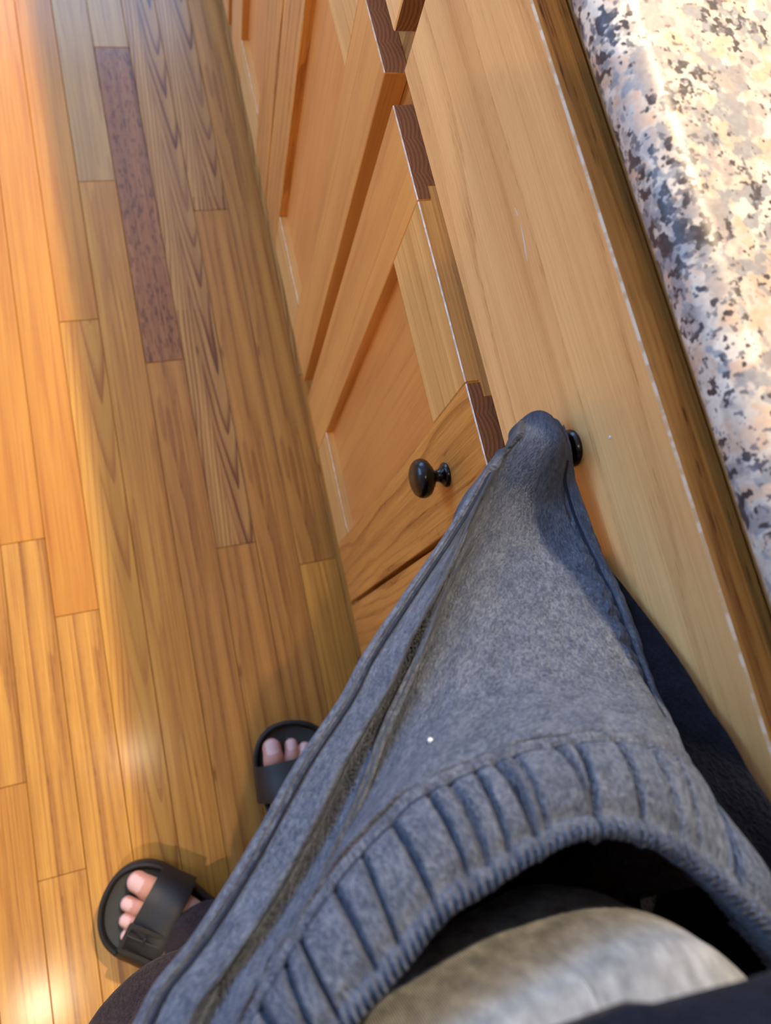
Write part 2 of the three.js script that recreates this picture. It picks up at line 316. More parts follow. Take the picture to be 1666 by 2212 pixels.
// granite worktop with a rounded front edge
{
  const tex = paint(2048, 2048, (u, v) => {
    const a = fbm(u * 44, v * 44, 501, 5, 44, 44), b = fbm(u * 70 + 7.3, v * 70 + 1.1, 503, 4, 70, 70), d = fbm(u * 190, v * 190, 507, 3, 190, 190), e = fbm(u * 24, v * 24, 511, 4, 24, 24), k = fbm(u * 96 + 3, v * 96 + 9, 517, 4, 96, 96), f = vnoise(u * 420, v * 420, 521, 420, 420);
    let c = [204, 196, 182];
    const to = (q, t) => { c = c.map((x, i) => mix(x, q[i], clamp(t))); };
    to([208, 176, 148], sstep(0.52, 0.64, b) * 0.75);
    to([230, 222, 206], sstep(0.52, 0.64, a) * 0.9);
    to([134, 140, 148], sstep(0.53, 0.62, k) * 0.75);
    to([160, 150, 146], sstep(0.56, 0.66, 1 - b) * 0.7);
    to([56, 50, 52], sstep(0.62, 0.7, d + 0.9 * (e - 0.5)) * 0.95);
    to([84, 84, 92], sstep(0.59, 0.66, fbm(u * 260, v * 260, 531, 2, 260, 260) * 0.6 + e * 0.4) * 0.7);
    const s = (f - 0.5) * 16;
    return [c[0] + s, c[1] + s, c[2] + s, 0.5];
  }, false);
  M.granite = surf(tex, 0.62, 0.62, { roughness: 0.42 });
  const prof = [[-0.66, 0.874], [-0.02, 0.874]];
  for (let i = 1; i < 24; i++) { const t = -Math.PI / 2 + Math.PI * i / 24; prof.push([-0.02 + 0.015 * Math.cos(t), 0.889 + 0.015 * Math.sin(t)]); }
  prof.push([-0.02, 0.904], [-0.66, 0.904]);
  const pos = [], nor = [], uv = [], idx = [], X = [-1.76, 0.93];
  let s = 0;
  const N = prof.length;
  for (let i = 0; i < N; i++) {
    if (i) s += Math.hypot(prof[i][0] - prof[i - 1][0], prof[i][1] - prof[i - 1][1]);
    let n; const t = -Math.PI / 2 + Math.PI * (i - 1) / 24;
    if (i === 0 || i === 1) n = [0, -1, 0]; else if (i >= N - 2) n = [0, 1, 0]; else n = [0, Math.sin(t), Math.cos(t)];
    for (const x of X) { pos.push(x, prof[i][1], prof[i][0]); nor.push(...n); uv.push(x, s); }
    if (i) { const a = i * 2 - 2; idx.push(a, a + 1, a + 3, a, a + 3, a + 2); }
  }
  const g = new THREE.BufferGeometry();
  g.setAttribute('position', new THREE.Float32BufferAttribute(pos, 3)); g.setAttribute('normal', new THREE.Float32BufferAttribute(nor, 3)); g.setAttribute('uv', new THREE.Float32BufferAttribute(uv, 2)); g.setIndex(idx);
  const shape = new THREE.Shape(prof.map(([z, y]) => new THREE.Vector2(-z, y)));
  const cap = (x) => { const c = new THREE.ShapeGeometry(shape); c.rotateY(Math.PI / 2).translate(x, 0, 0); return c; };
  const w = mesh('granite_countertop', mergeGeometries([g, cap(X[0]), cap(X[1]), new THREE.PlaneGeometry(X[1] - X[0], 0.03).rotateY(Math.PI).translate((X[0] + X[1]) / 2, 0.889, -0.66)]), M.granite);
  tag(w, 'speckled cream, blue-grey and black granite worktop with rounded edge', 'countertop');
}
// ---------------------------------------------------------------- cloth
function heather(seed, lo, hi) {
  return paint(1024, 1024, (u, v) => {
    const a = fbm(u * 220, v * 110, seed, 3, 220, 110), b = fbm(u * 30, v * 26, seed + 3, 3, 30, 26), c = vnoise(u * 420, v * 240, seed + 5, 420, 240), k = vnoise(u * 500, v * 500, seed + 8, 500, 500);
    const t = clamp(0.5 + (a - 0.5) * 0.8 + (b - 0.5) * 0.45 + (c - 0.5) * 0.35), h = clamp(0.5 + (a - 0.5) * 1.2 + (c - 0.5) * 0.5 + (k - 0.5) * 0.4);
    return [mix(lo[0], hi[0], t), mix(lo[1], hi[1], t), mix(lo[2], hi[2], t), h];
  });
}
const fuzz = { roughness: 1, sheen: 0.35, sheenRoughness: 0.7, sheenColor: new THREE.Color(0.35, 0.36, 0.38), specularIntensity: 0.25 };
M.fleece = surf(heather(601, [56, 64, 80], [118, 125, 137]), 0.2, 0.2, { ...fuzz, bumpScale: 0.0007, side: THREE.DoubleSide });
M.leg = surf(heather(617, [37, 30, 31], [73, 61, 60]), 0.25, 0.25, { ...fuzz, bumpScale: 0.0006 });
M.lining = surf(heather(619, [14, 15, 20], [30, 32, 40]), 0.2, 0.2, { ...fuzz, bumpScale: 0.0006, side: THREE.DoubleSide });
M.tee = surf(paint(1024, 1024, (u, v) => {
  const rib = 0.5 + 0.5 * Math.sin(u * Math.PI * 2 * 256), m = fbm(u * 60, v * 26, 631, 3, 60, 26), b = fbm(u * 10, v * 10, 633, 3, 10, 10), t = clamp(0.5 + (m - 0.5) * 1.2 + (b - 0.5) * 0.5 + (rib - 0.5) * 0.18);
  return [mix(122, 172, t), mix(124, 173, t), mix(123, 171, t), rib];
}), 0.2, 0.2, { roughness: 0.95, bumpScale: 0.0003, specularIntensity: 0.2, side: THREE.DoubleSide });
M.navy = surf(heather(641, [10, 14, 26], [22, 28, 46]), 0.25, 0.25, { ...fuzz, sheen: 0.15, bumpScale: 0.0004 });
M.skin = new THREE.MeshPhysicalMaterial({ color: 0xffffff, vertexColors: true, roughness: 0.48, specularIntensity: 0.5 });
M.hair = new THREE.MeshStandardMaterial({ color: 0x2a1c14, roughness: 0.6 });
M.rubber = new THREE.MeshStandardMaterial({ color: 0x17181a, roughness: 0.6 });
M.footbed = new THREE.MeshStandardMaterial({ color: 0x3d4244, roughness: 0.75 });
M.strap = new THREE.MeshStandardMaterial({ color: 0x1b1d1f, roughness: 0.5 });

// a grid of points as a smooth surface; uv in metres along both ways
function gridGeo(P, closed) {
  const nu = P.length, nv = P[0].length, pos = [], uv = [], idx = [];
  const lenV = new Float64Array(nv); { const r = P[Math.floor(nu * 0.6)]; for (let j = 1; j < nv; j++) lenV[j] = lenV[j - 1] + r[j].distanceTo(r[j - 1]); }
  const jm = Math.floor(nv * 0.5); let lu = 0;
  for (let i = 0; i < nu; i++) {
    if (i) lu += P[i][jm].distanceTo(P[i - 1][jm]);
    for (let j = 0; j < nv; j++) { const p = P[i][j]; pos.push(p.x, p.y, p.z); uv.push(lenV[j], lu); }
  }
  for (let i = 0; i + 1 < nu; i++) for (let j = 0; j + 1 < nv; j++) { const a = i * nv + j, b = a + 1, c = a + nv, d = c + 1; idx.push(a, b, d, a, d, c); }
  const g = new THREE.BufferGeometry();
  g.setAttribute('position', new THREE.Float32BufferAttribute(pos, 3)); g.setAttribute('uv', new THREE.Float32BufferAttribute(uv, 2)); g.setIndex(idx);
  g.computeVertexNormals();
  if (closed) { const n = g.attributes.normal; for (let i = 0; i < nu; i++) { const a = i * nv, b = a + nv - 1, s = V(n.getX(a) + n.getX(b), n.getY(a) + n.getY(b), n.getZ(a) + n.getZ(b)).normalize(); n.setXYZ(a, s.x, s.y, s.z); n.setXYZ(b, s.x, s.y, s.z); } }
  return g;
}
// the same surface as cloth with a thickness t (below the side the normals point to)
function clothGeo(P, t, closed) {
  const top = gridGeo(P, closed), n = top.attributes.normal, nu = P.length, nv = P[0].length;
  const Q = P.map((r, i) => r.map((p, j) => { const k = i * nv + j; return V(p.x - n.getX(k) * t, p.y - n.getY(k) * t, p.z - n.getZ(k) * t); }));
  const low = gridGeo(Q, closed), ix = low.index.array; for (let i = 0; i < ix.length; i += 3) [ix[i], ix[i + 1]] = [ix[i + 1], ix[i]];
  low.computeVertexNormals();
  const rim = [top, low], edge = (a, b) => rim.push(gridGeo([a, b]));
  edge(Q[0], P[0]); edge(P[nu - 1], Q[nu - 1]);
  if (!closed) { edge(P.map((r) => r[0]), Q.map((r) => r[0])); edge(Q.map((r) => r[nv - 1]), P.map((r) => r[nv - 1])); }
  return mergeGeometries(rim);
}
const curve = (pts, closed = false) => new THREE.CatmullRomCurve3(pts.map((p) => V(...p)), closed, 'centripetal');
const sample = (c, n) => { c.arcLengthDivisions = 800; return [...Array(n + 1)].map((_, i) => c.getPointAt(i / n)); };

// ---------------------------------------------------------------- implicit shapes for the body (joined smoothly, meshed with surface nets)
const smin = (a, b, k) => { const h = Math.max(k - Math.abs(a - b), 0) / k; return Math.min(a, b) - h * h * k * 0.25; };
function capsule(p, a, b, ra, rb) {
  const bx = b[0] - a[0], by = b[1] - a[1], bz = b[2] - a[2], px = p[0] - a[0], py = p[1] - a[1], pz = p[2] - a[2];
  const t = clamp((px * bx + py * by + pz * bz) / (bx * bx + by * by + bz * bz + 1e-12));
  return Math.hypot(px - bx * t, py - by * t, pz - bz * t) - mix(ra, rb, t);
}
const ell = (p, c, r) => { const x = (p[0] - c[0]) / r[0], y = (p[1] - c[1]) / r[1], z = (p[2] - c[2]) / r[2]; return (Math.hypot(x, y, z) - 1) * Math.min(...r); };
function net(sdf, lo, hi, cell) {
  const n = [0, 1, 2].map((k) => Math.ceil((hi[k] - lo[k]) / cell) + 1), [nx, ny, nz] = n, F = new Float32Array(nx * ny * nz), id = (i, j, k) => (k * ny + j) * nx + i;
  for (let k = 0; k < nz; k++) for (let j = 0; j < ny; j++) for (let i = 0; i < nx; i++) F[id(i, j, k)] = sdf([lo[0] + i * cell, lo[1] + j * cell, lo[2] + k * cell]);
  const vert = new Int32Array(nx * ny * nz).fill(-1), pos = [], idx = [];
  const E = [[0, 1], [2, 3], [4, 5], [6, 7], [0, 2], [1, 3], [4, 6], [5, 7], [0, 4], [1, 5], [2, 6], [3, 7]];
  for (let k = 0; k + 1 < nz; k++) for (let j = 0; j + 1 < ny; j++) for (let i = 0; i + 1 < nx; i++) {
    const v = []; let inside = 0;
    for (let q = 0; q < 8; q++) { const f = F[id(i + (q & 1), j + ((q >> 1) & 1), k + (q >> 2))]; v.push(f); if (f < 0) inside++; }
    if (inside === 0 || inside === 8) continue;
    let x = 0, y = 0, z = 0, c = 0;
    for (const [a, b] of E) if ((v[a] < 0) !== (v[b] < 0)) { const t = v[a] / (v[a] - v[b]); x += mix(a & 1, b & 1, t); y += mix((a >> 1) & 1, (b >> 1) & 1, t); z += mix(a >> 2, b >> 2, t); c++; }
    vert[id(i, j, k)] = pos.length / 3; pos.push(lo[0] + (i + x / c) * cell, lo[1] + (j + y / c) * cell, lo[2] + (k + z / c) * cell);
  }
  const quad = (a, b, c, d, flip) => { if (a < 0 || b < 0 || c < 0 || d < 0) return; if (flip) idx.push(a, c, b, a, d, c); else idx.push(a, b, c, a, c, d); };
  for (let k = 1; k + 1 < nz; k++) for (let j = 1; j + 1 < ny; j++) for (let i = 1; i + 1 < nx; i++) {
    const f = F[id(i, j, k)] < 0;
    if (f !== (F[id(i + 1, j, k)] < 0)) quad(vert[id(i, j - 1, k - 1)], vert[id(i, j, k - 1)], vert[id(i, j, k)], vert[id(i, j - 1, k)], !f);
    if (f !== (F[id(i, j + 1, k)] < 0)) quad(vert[id(i - 1, j, k - 1)], vert[id(i, j, k - 1)], vert[id(i, j, k)], vert[id(i - 1, j, k)], f);
    if (f !== (F[id(i, j, k + 1)] < 0)) quad(vert[id(i - 1, j - 1, k)], vert[id(i, j - 1, k)], vert[id(i, j, k)], vert[id(i - 1, j, k)], !f);
  }
  const g = new THREE.BufferGeometry();
  g.setAttribute('position', new THREE.Float32BufferAttribute(pos, 3)); g.setIndex(idx); g.computeVertexNormals();
  return g;
}
// cloth uv in metres for a meshed shape: around the vertical axis and along it
function wrapUv(g, cx, cz) { const p = g.attributes.position, uv = []; for (let i = 0; i < p.count; i++) uv.push((p.getX(i) - cx) * 0.7 + (p.getZ(i) - cz) * 0.8, p.getY(i) + (p.getX(i) - cx) * 0.15); g.setAttribute('uv', new THREE.Float32BufferAttribute(uv, 2)); return g; }

// ---------------------------------------------------------------- the person
const person = thing('person', [0.3, 0, 0.17], 'person in charcoal sweatpants, grey T-shirt and black sandals, pocket caught on a drawer knob', 'person');
const own = (name, geo, mat, parent = person) => { const m = mesh(name, geo, mat, parent); if (parent === person) m.position.set(-0.3, 0, -0.17); return m; };

// feet: frames with f forward, l towards the outer side
const FEET = [
  { F: V(-0.6, 0, 0.8), lat: V(0.8, 0, 0.6), o: V(0.384, 0, 0.163) },            // left
  { F: V(-0.9987, 0, -0.05), lat: V(0.05, 0, -0.9987), o: V(0.336, 0, 0.122) },  // right
];
const footAt = (ft, f, y, l) => V(ft.o.x + ft.F.x * f + ft.lat.x * l, y, ft.o.z + ft.F.z * f + ft.lat.z * l);
const TOES = [[0.247, -0.031, 0.0135, 0.205, -0.030, 0.0165], [0.2455, -0.003, 0.0098, 0.205, -0.006, 0.0115], [0.238, 0.0155, 0.0092, 0.2, 0.010, 0.011], [0.228, 0.031, 0.0086, 0.192, 0.024, 0.0105], [0.210, 0.0445, 0.0080, 0.18, 0.036, 0.010]];
const BED = 0.030;
function footSdf(p) {           // p = [f, y, l]
  let d = capsule(p, [0.045, BED + 0.032, 0], [0.12, BED + 0.042, -0.004], 0.031, 0.031);
  d = smin(d, capsule(p, [0.12, BED + 0.040, -0.006], [0.2, BED + 0.018, -0.028], 0.031, 0.0185), 0.02);
  d = smin(d, capsule(p, [0.12, BED + 0.032, 0.004], [0.182, BED + 0.014, 0.026], 0.027, 0.015), 0.025);
  d = smin(d, capsule(p, [0.13, BED + 0.034, 0], [0.2, BED + 0.016, 0.0], 0.026, 0.0165), 0.02);
  d = smin(d, capsule(p, [0.058, BED + 0.03, 0], [0.062, 0.17, 0], 0.032, 0.034), 0.04);
  let t = 1;
  for (const [f1, l1, r1, f0, l0, r0] of TOES) {
    const m = [mix(f0, f1, 0.6), BED + r0 * 0.9 + 0.004, mix(l0, l1, 0.6)];
    let q = capsule(p, [f0, BED + 0.013, l0], m, r0, r1 * 1.0);
    q = smin(q, capsule(p, m, [f1, BED + r1 * 0.95, l1], r1 * 0.97, r1), 0.006);
    t = Math.min(t, q);
  }
  return Math.max(smin(d, t, 0.008), BED - p[1]);
}
function nailAt(f, y, l) { for (const [f1, l1, r1] of TOES) { const a = (f - (f1 + r1 * 0.15)) / (r1 * 0.72), b = (l - l1) / (r1 * 0.68); if (a * a * a * a + b * b * b * b < 1 && y > BED + r1 * 1.35) return true; } return false; }
const bodyParts = [];
{
  const local = net(footSdf, [0.0, 0.02, -0.06], [0.28, 0.2, 0.066], 0.0026);
  for (const ft of FEET) {
    const g = local.clone(), p = g.attributes.position, col = [];
    for (let i = 0; i < p.count; i++) {
      const f = p.getX(i), y = p.getY(i), l = p.getZ(i), w = footAt(ft, f, y, l);
      const blot = noise3(f * 60, y * 60, l * 60, 7) - 0.5, tip = sstep(0.2, 0.25, f);
      const c = nailAt(f, y, l) ? [0.74, 0.47, 0.42] : [0.52 + 0.06 * tip + blot * 0.06, 0.29 - 0.02 * tip + blot * 0.06, 0.21 - 0.01 * tip + blot * 0.05];
      col.push(...c); p.setXYZ(i, w.x, w.y, w.z);
    }
    g.setAttribute('color', new THREE.Float32BufferAttribute(col, 3));
    if (ft.F.clone().cross(V(0, 1, 0)).dot(ft.lat) < 0) { const ix = g.index.array; for (let i = 0; i < ix.length; i += 3) [ix[i], ix[i + 1]] = [ix[i + 1], ix[i]]; }
    g.computeVertexNormals();
    bodyParts.push(g);
  }
}
const J = { hipL: [0.275, 0.84, 0.262], hipR: [0.275, 0.84, 0.112], kneeL: [0.275, 0.46, 0.278], kneeR: [0.245, 0.46, 0.112], ankL: [0.347, 0.12, 0.212], ankR: [0.275, 0.12, 0.119],
  shL: [0.315, 1.33, 0.355], shR: [0.315, 1.33, 0.025], elL: [0.335, 1.06, 0.425], elR: [0.335, 1.07, -0.035], wrL: [0.138, 1.06, 0.298], wrR: [0.135, 1.065, 0.125] };
const torsoA = (y) => mix(mix(0.115, 0.105, sstep(0.8, 1.0, y)), 0.1, sstep(1.1, 1.3, y)), torsoB = (y) => mix(0.128, 0.15, sstep(1.0, 1.28, y));
function torsoSdf(p, grow) {
  const y = clamp(p[1], 0.8, 1.33), a = torsoA(y) + grow, b = torsoB(y) + grow, x = (p[0] - mix(0.245, 0.305, sstep(0.96, 1.07, p[1]))) / a, z = (p[2] - 0.187) / b;
  const r = (Math.hypot(x, z) - 1) * Math.min(a, b), dy = Math.abs(p[1] - 1.065) - 0.275 - grow;
  return dy > 0 ? Math.hypot(Math.max(r, 0), dy) + Math.min(r, 0) * 0 - (r < 0 ? 0 : 0) : Math.max(r, dy);
}
function bodySdf(p) {
  let d = torsoSdf(p, 0);
  for (const s of ['L', 'R']) {
    d = smin(d, capsule(p, J['hip' + s], J['knee' + s], 0.07, 0.05), 0.05);
    d = smin(d, capsule(p, J['knee' + s], J['ank' + s], 0.05, 0.034), 0.02);
    d = smin(d, capsule(p, [0.3, 1.32, 0.19], J['sh' + s], 0.06, 0.05), 0.05);
    d = smin(d, capsule(p, J['sh' + s], J['el' + s], 0.044, 0.036), 0.03);
    d = smin(d, capsule(p, J['el' + s], J['wr' + s], 0.036, 0.026), 0.015);
  }
  return smin(d, capsule(p, [0.30, 1.33, 0.188], [0.255, 1.46, 0.19], 0.058, 0.05), 0.04);
}
const skinned = (g, tint = [0.52, 0.30, 0.22]) => { const c = []; for (let i = 0; i < g.attributes.position.count; i++) c.push(...tint); g.setAttribute('color', new THREE.Float32BufferAttribute(c, 3)); return g; };
bodyParts.push(skinned(net(bodySdf, [0.06, 0.1, -0.14], [0.50, 1.56, 0.52], 0.012)));
{ // head, bowed towards the phone: local frame with n forward (face), u up
  const c = [0.215, 1.555, 0.192], fw = [-0.80, -0.60, 0], up = [-0.60, 0.80, 0];
  const loc = (p) => { const d = [p[0] - c[0], p[1] - c[1], p[2] - c[2]]; return [d[0] * fw[0] + d[1] * fw[1], d[0] * up[0] + d[1] * up[1], d[2]]; };
  const headSdf = (q) => {
    let d = ell(q, [-0.01, 0.025, 0], [0.095, 0.09, 0.074]);
    d = smin(d, ell(q, [0.03, -0.045, 0], [0.062, 0.072, 0.056]), 0.05);
    d = smin(d, capsule(q, [0.07, -0.1, 0], [0.06, -0.095, 0], 0.022, 0.02), 0.03);
    d = smin(d, capsule(q, [0.088, 0.012, 0], [0.108, -0.03, 0], 0.009, 0.014), 0.014);                 // nose
    d = smin(d, capsule(q, [0.09, -0.062, -0.02], [0.09, -0.062, 0.02], 0.007, 0.007), 0.008);           // lips
    d = smin(d, capsule(q, [0.088, -0.074, -0.015], [0.088, -0.074, 0.015], 0.007, 0.007), 0.008);
    for (const s of [-1, 1]) {
      d = Math.max(d, -(Math.hypot(q[0] - 0.1, q[1] - 0.005, q[2] - s * 0.034) - 0.02));                // eye sockets
      d = smin(d, Math.hypot(q[0] - 0.074, q[1] - 0.004, q[2] - s * 0.033) - 0.0155, 0.004);             // lids
      d = smin(d, capsule(q, [0.084, 0.028, s * 0.018], [0.074, 0.03, s * 0.05], 0.008, 0.007), 0.012);  // brows
      d = smin(d, ell(q, [-0.012, -0.012, s * 0.078], [0.02, 0.032, 0.01]), 0.008);                      // ears
    }
    return smin(d, capsule(q, [-0.02, -0.05, 0], [-0.075, -0.12, 0], 0.052, 0.052), 0.03);
  };
  const g = net((p) => headSdf(loc(p)), [0.07, 1.40, 0.09], [0.36, 1.70, 0.295], 0.0045), pp = g.attributes.position, col = [];
  for (let i = 0; i < pp.count; i++) { const q = loc([pp.getX(i), pp.getY(i), pp.getZ(i)]); const lip = Math.abs(q[1] + 0.068) < 0.013 && Math.abs(q[2]) < 0.025 && q[0] > 0.08; const eye = [-1, 1].some((s) => Math.hypot(q[1] - 0.002, q[2] - s * 0.033) < 0.008 && q[0] > 0.07); col.push(...(eye ? [0.12, 0.08, 0.06] : lip ? [0.5, 0.2, 0.17] : [0.53, 0.31, 0.23])); }
  g.setAttribute('color', new THREE.Float32BufferAttribute(col, 3)); bodyParts.push(g);
  const hairSdf = (p) => { const q = loc(p), n = (noise3(p[0] * 90, p[1] * 40, p[2] * 90, 3) - 0.5) * 0.012; let d = ell(q, [-0.016, 0.03, 0], [0.104, 0.1, 0.084]) + n; d = smin(d, ell(q, [-0.06, -0.03, 0], [0.055, 0.07, 0.076]) + n, 0.02); return Math.max(d, q[0] - 0.055 - (q[1] - 0.05) * 0.5, -(q[1] + 0.02 + (q[0] + 0.03) * -0.9 + (q[0] < -0.04 ? 0.05 : 0))); };
  own('hair', net(hairSdf, [0.07, 1.42, 0.09], [0.38, 1.72, 0.295], 0.006), M.hair);
}
// phone frame: the lens looks along the camera's view
const PH = { c: V(0.0468, 1.1048, 0.2061), r: V(0.217558, 0.220479, -0.950819), u: V(-0.955624, 0.246352, -0.161533), n: V(0.198622, 0.943769, 0.264291) };
const phoneAt = (r, u, n) => PH.c.clone().addScaledVector(PH.r, r).addScaledVector(PH.u, u).addScaledVector(PH.n, n).toArray();
for (const s of [1, -1]) { // hands: palm beside the lower half of the phone, fingers behind it, thumb on the screen
  const wr = s > 0 ? J.wrR : J.wrL, palm = phoneAt(s * 0.069, -0.055, 0.004), K = [];
  const fingers = [0, 1, 2, 3].map((k) => { const u = -0.02 - k * 0.021, len = [0.9, 1, 0.95, 0.75][k]; const a = phoneAt(s * 0.053, u - 0.002, -0.008), b = phoneAt(s * (0.05 - 0.02 * len), u, -0.020), c = phoneAt(s * (0.05 - 0.042 * len), u + 0.001, -0.0195), d = phoneAt(s * (0.05 - 0.058 * len), u + 0.002, -0.0175); return [a, b, c, d]; });
  const th = [phoneAt(s * 0.063, -0.062, 0.014), phoneAt(s * 0.05, -0.035, 0.024), phoneAt(s * 0.026, -0.012, 0.0215)];
  const sdf = (p) => {
    let d = capsule(p, wr, palm, 0.023, 0.019);
    d = smin(d, capsule(p, palm, phoneAt(s * 0.059, -0.028, -0.004), 0.019, 0.014), 0.015);
    d = smin(d, capsule(p, palm, phoneAt(s * 0.062, -0.085, -0.002), 0.019, 0.015), 0.015);
    for (const [a, b, c, e] of fingers) { let q = capsule(p, a, b, 0.0095, 0.0088); q = smin(q, capsule(p, b, c, 0.0088, 0.008), 0.004); q = smin(q, capsule(p, c, e, 0.008, 0.0072), 0.004); d = smin(d, q, 0.006); }
    let t = capsule(p, th[0], th[1], 0.013, 0.0105); t = smin(t, capsule(p, th[1], th[2], 0.0105, 0.009), 0.004);
    return smin(d, t, 0.01);
  };
  const m = palm, lo = [m[0] - 0.09, m[1] - 0.07, m[2] - 0.085], hi = [m[0] + 0.09, m[1] + 0.07, m[2] + 0.085];
  bodyParts.push(skinned(net(sdf, lo, hi, 0.0035)));
}
tag(own('body', mergeGeometries(bodyParts), M.skin), 'bare toes and feet');
{
  const sh = new THREE.Shape(), w = 0.0365, h = 0.0765, r = 0.011;
  sh.moveTo(-w + r, -h); sh.lineTo(w - r, -h); sh.quadraticCurveTo(w, -h, w, -h + r); sh.lineTo(w, h - r); sh.quadraticCurveTo(w, h, w - r, h); sh.lineTo(-w + r, h); sh.quadraticCurveTo(-w, h, -w, h - r); sh.lineTo(-w, -h + r); sh.quadraticCurveTo(-w, -h, -w + r, -h);
  const g = new THREE.ExtrudeGeometry(sh, { depth: 0.0056, bevelEnabled: true, bevelSize: 0.001, bevelThickness: 0.001, bevelSegments: 3 }).translate(0, 0, -0.0028);
  const ph = mesh('smartphone', g, new THREE.MeshPhysicalMaterial({ color: 0x0c0d10, roughness: 0.25, clearcoat: 0.6 }));
  ph.quaternion.setFromRotationMatrix(new THREE.Matrix4().makeBasis(PH.r, PH.u, PH.n)); ph.position.copy(PH.c).addScaledVector(PH.n, 0.0045);
  tag(ph, 'black smartphone held in both hands of the standing person', 'phone');
  mesh('screen', new THREE.BoxGeometry(0.068, 0.148, 0.0004).translate(0, 0, 0.004), new THREE.MeshPhysicalMaterial({ color: 0x050506, roughness: 0.08 }), ph);
}
// navy sweatshirt with its hem just below the waist
{
  const boxy = (p, g) => { const a = 0.1105 + g, b = 0.128 + g, x = Math.abs(p[0] - 0.245) / a, z = Math.abs(p[2] - 0.187) / b; return (Math.pow(x ** 3.5 + z ** 3.5, 1 / 3.5) - 1) * Math.min(a, b); };
  const sdf = (p) => {
    let d = smin(torsoSdf(p, 0.036), Math.max(boxy(p, 0.058), p[1] - 0.995 - 0.5 * Math.max(0, p[0] - 0.14)), 0.02);
    for (const s of ['L', 'R']) {
      d = smin(d, capsule(p, [0.3, 1.31, 0.19], J['sh' + s], 0.075, 0.066), 0.06);
      d = smin(d, capsule(p, J['sh' + s], J['el' + s], 0.064, 0.055), 0.04);
      d = smin(d, capsule(p, J['el' + s], J['wr' + s], 0.055, 0.042), 0.02);
      const w = J['wr' + s], e = J['el' + s], dir = V(w[0] - e[0], w[1] - e[1], w[2] - e[2]).normalize();
      const cutD = (p[0] - w[0]) * dir.x + (p[1] - w[1]) * dir.y + (p[2] - w[2]) * dir.z + 0.01;
      if (Math.hypot(p[0] - w[0], p[1] - w[1], p[2] - w[2]) < 0.08) d = Math.max(d, cutD);
    }
    d += (noise3(p[0] * 26, p[1] * 14, p[2] * 26, 71) - 0.5) * 0.012 * sstep(0.97, 1.06, p[1]);
    return Math.max(d, 0.957 - p[1] - 0.0 * p[0], p[1] - 1.405);
  };
  tag(own('sweatshirt', wrapUv(net(sdf, [0.04, 0.93, -0.14], [0.52, 1.44, 0.53], 0.0075), 0.24, 0.19), M.navy), 'dark navy sweatshirt');
}
// grey T-shirt bulging over the waist opening
{
  const ring = curve([[0.099, 0, 0.112], [0.0965, 0, 0.09], [0.1005, 0, 0.074], [0.114, 0, 0.0627], [0.145, 0, 0.048], [0.19, 0, 0.04], [0.24, 0, 0.040], [0.30, 0, 0.052], [0.348, 0, 0.09], [0.365, 0, 0.15], [0.357, 0, 0.22], [0.31, 0, 0.285], [0.24, 0, 0.308], [0.17, 0, 0.285], [0.128, 0, 0.235], [0.109, 0, 0.19], [0.103, 0, 0.16], [0.101, 0, 0.135]], true), base = sample(ring, 320);
  const rows = [[0.74, 0.88], [0.8, 0.95], [0.85, 0.99], [0.885, 1], [0.9, 0.995], [0.93, 0.91], [0.96, 0.87], [1.0, 0.85]], P = [];
  for (let i = 0; i <= 90; i++) {
    const y = mix(0.815, 0.967, i / 90); let k = 0; while (k + 2 < rows.length && rows[k + 1][0] < y) k++;
    const s = mix(rows[k][1], rows[k + 1][1], sstep(0, 1, (y - rows[k][0]) / (rows[k + 1][0] - rows[k][0])));
    P.push(base.map((b, j) => { const jj = j % 320, w = 0.0028 * (fbm(jj / 320 * 14, y * 9, 77, 3, 14, 1e4) - 0.5); return V(0.235 + (b.x - 0.235) * (s + w * 6), y, 0.178 + (b.z - 0.178) * (s + w * 6)); }));
  }
  tag(own('tshirt', clothGeo(P, 0.0012, true), M.tee), 'light grey ribbed T-shirt');
}
// sweatpants: hips and legs
const pants = (() => {
  const sdf = (p) => {
    let d = ell(p, [0.262, 0.80, 0.19], [0.118, 0.12, 0.165]);
    d = smin(d, capsule(p, [0.262, 0.82, 0.245], [0.268, 0.47, 0.268], 0.088, 0.074), 0.05);
    d = smin(d, capsule(p, [0.268, 0.47, 0.268], [0.335, 0.13, 0.222], 0.074, 0.064), 0.03);
    d = smin(d, capsule(p, [0.335, 0.13, 0.222], [0.306, 0.085, 0.261], 0.064, 0.055), 0.02);
    d = smin(d, capsule(p, [0.262, 0.82, 0.115], [0.245, 0.47, 0.115], 0.085, 0.07), 0.05);
    d = smin(d, capsule(p, [0.245, 0.47, 0.115], [0.272, 0.10, 0.119], 0.07, 0.062), 0.03);
    const low = 1 - sstep(0.3, 0.62, p[1]);
    d += (noise3(p[0] * 16, p[1] * 22, p[2] * 16, 41) - 0.5) * 0.022 + Math.sin(p[1] * 95 + 6 * noise3(p[0] * 14, p[1] * 8, p[2] * 14, 47)) * 0.0024 * low;
    const hem = 0.058 + 0.004 * Math.sin(p[0] * 140 + p[2] * 90);
    return Math.max(d, hem - p[1], p[1] - 0.81, 0.004 - p[2]);
  };
  return tag(own('sweatpants', wrapUv(net(sdf, [0.1, 0.04, -0.01], [0.44, 0.87, 0.40], 0.0065), 0.28, 0.19), M.leg), 'charcoal fleece sweatpants');
})();

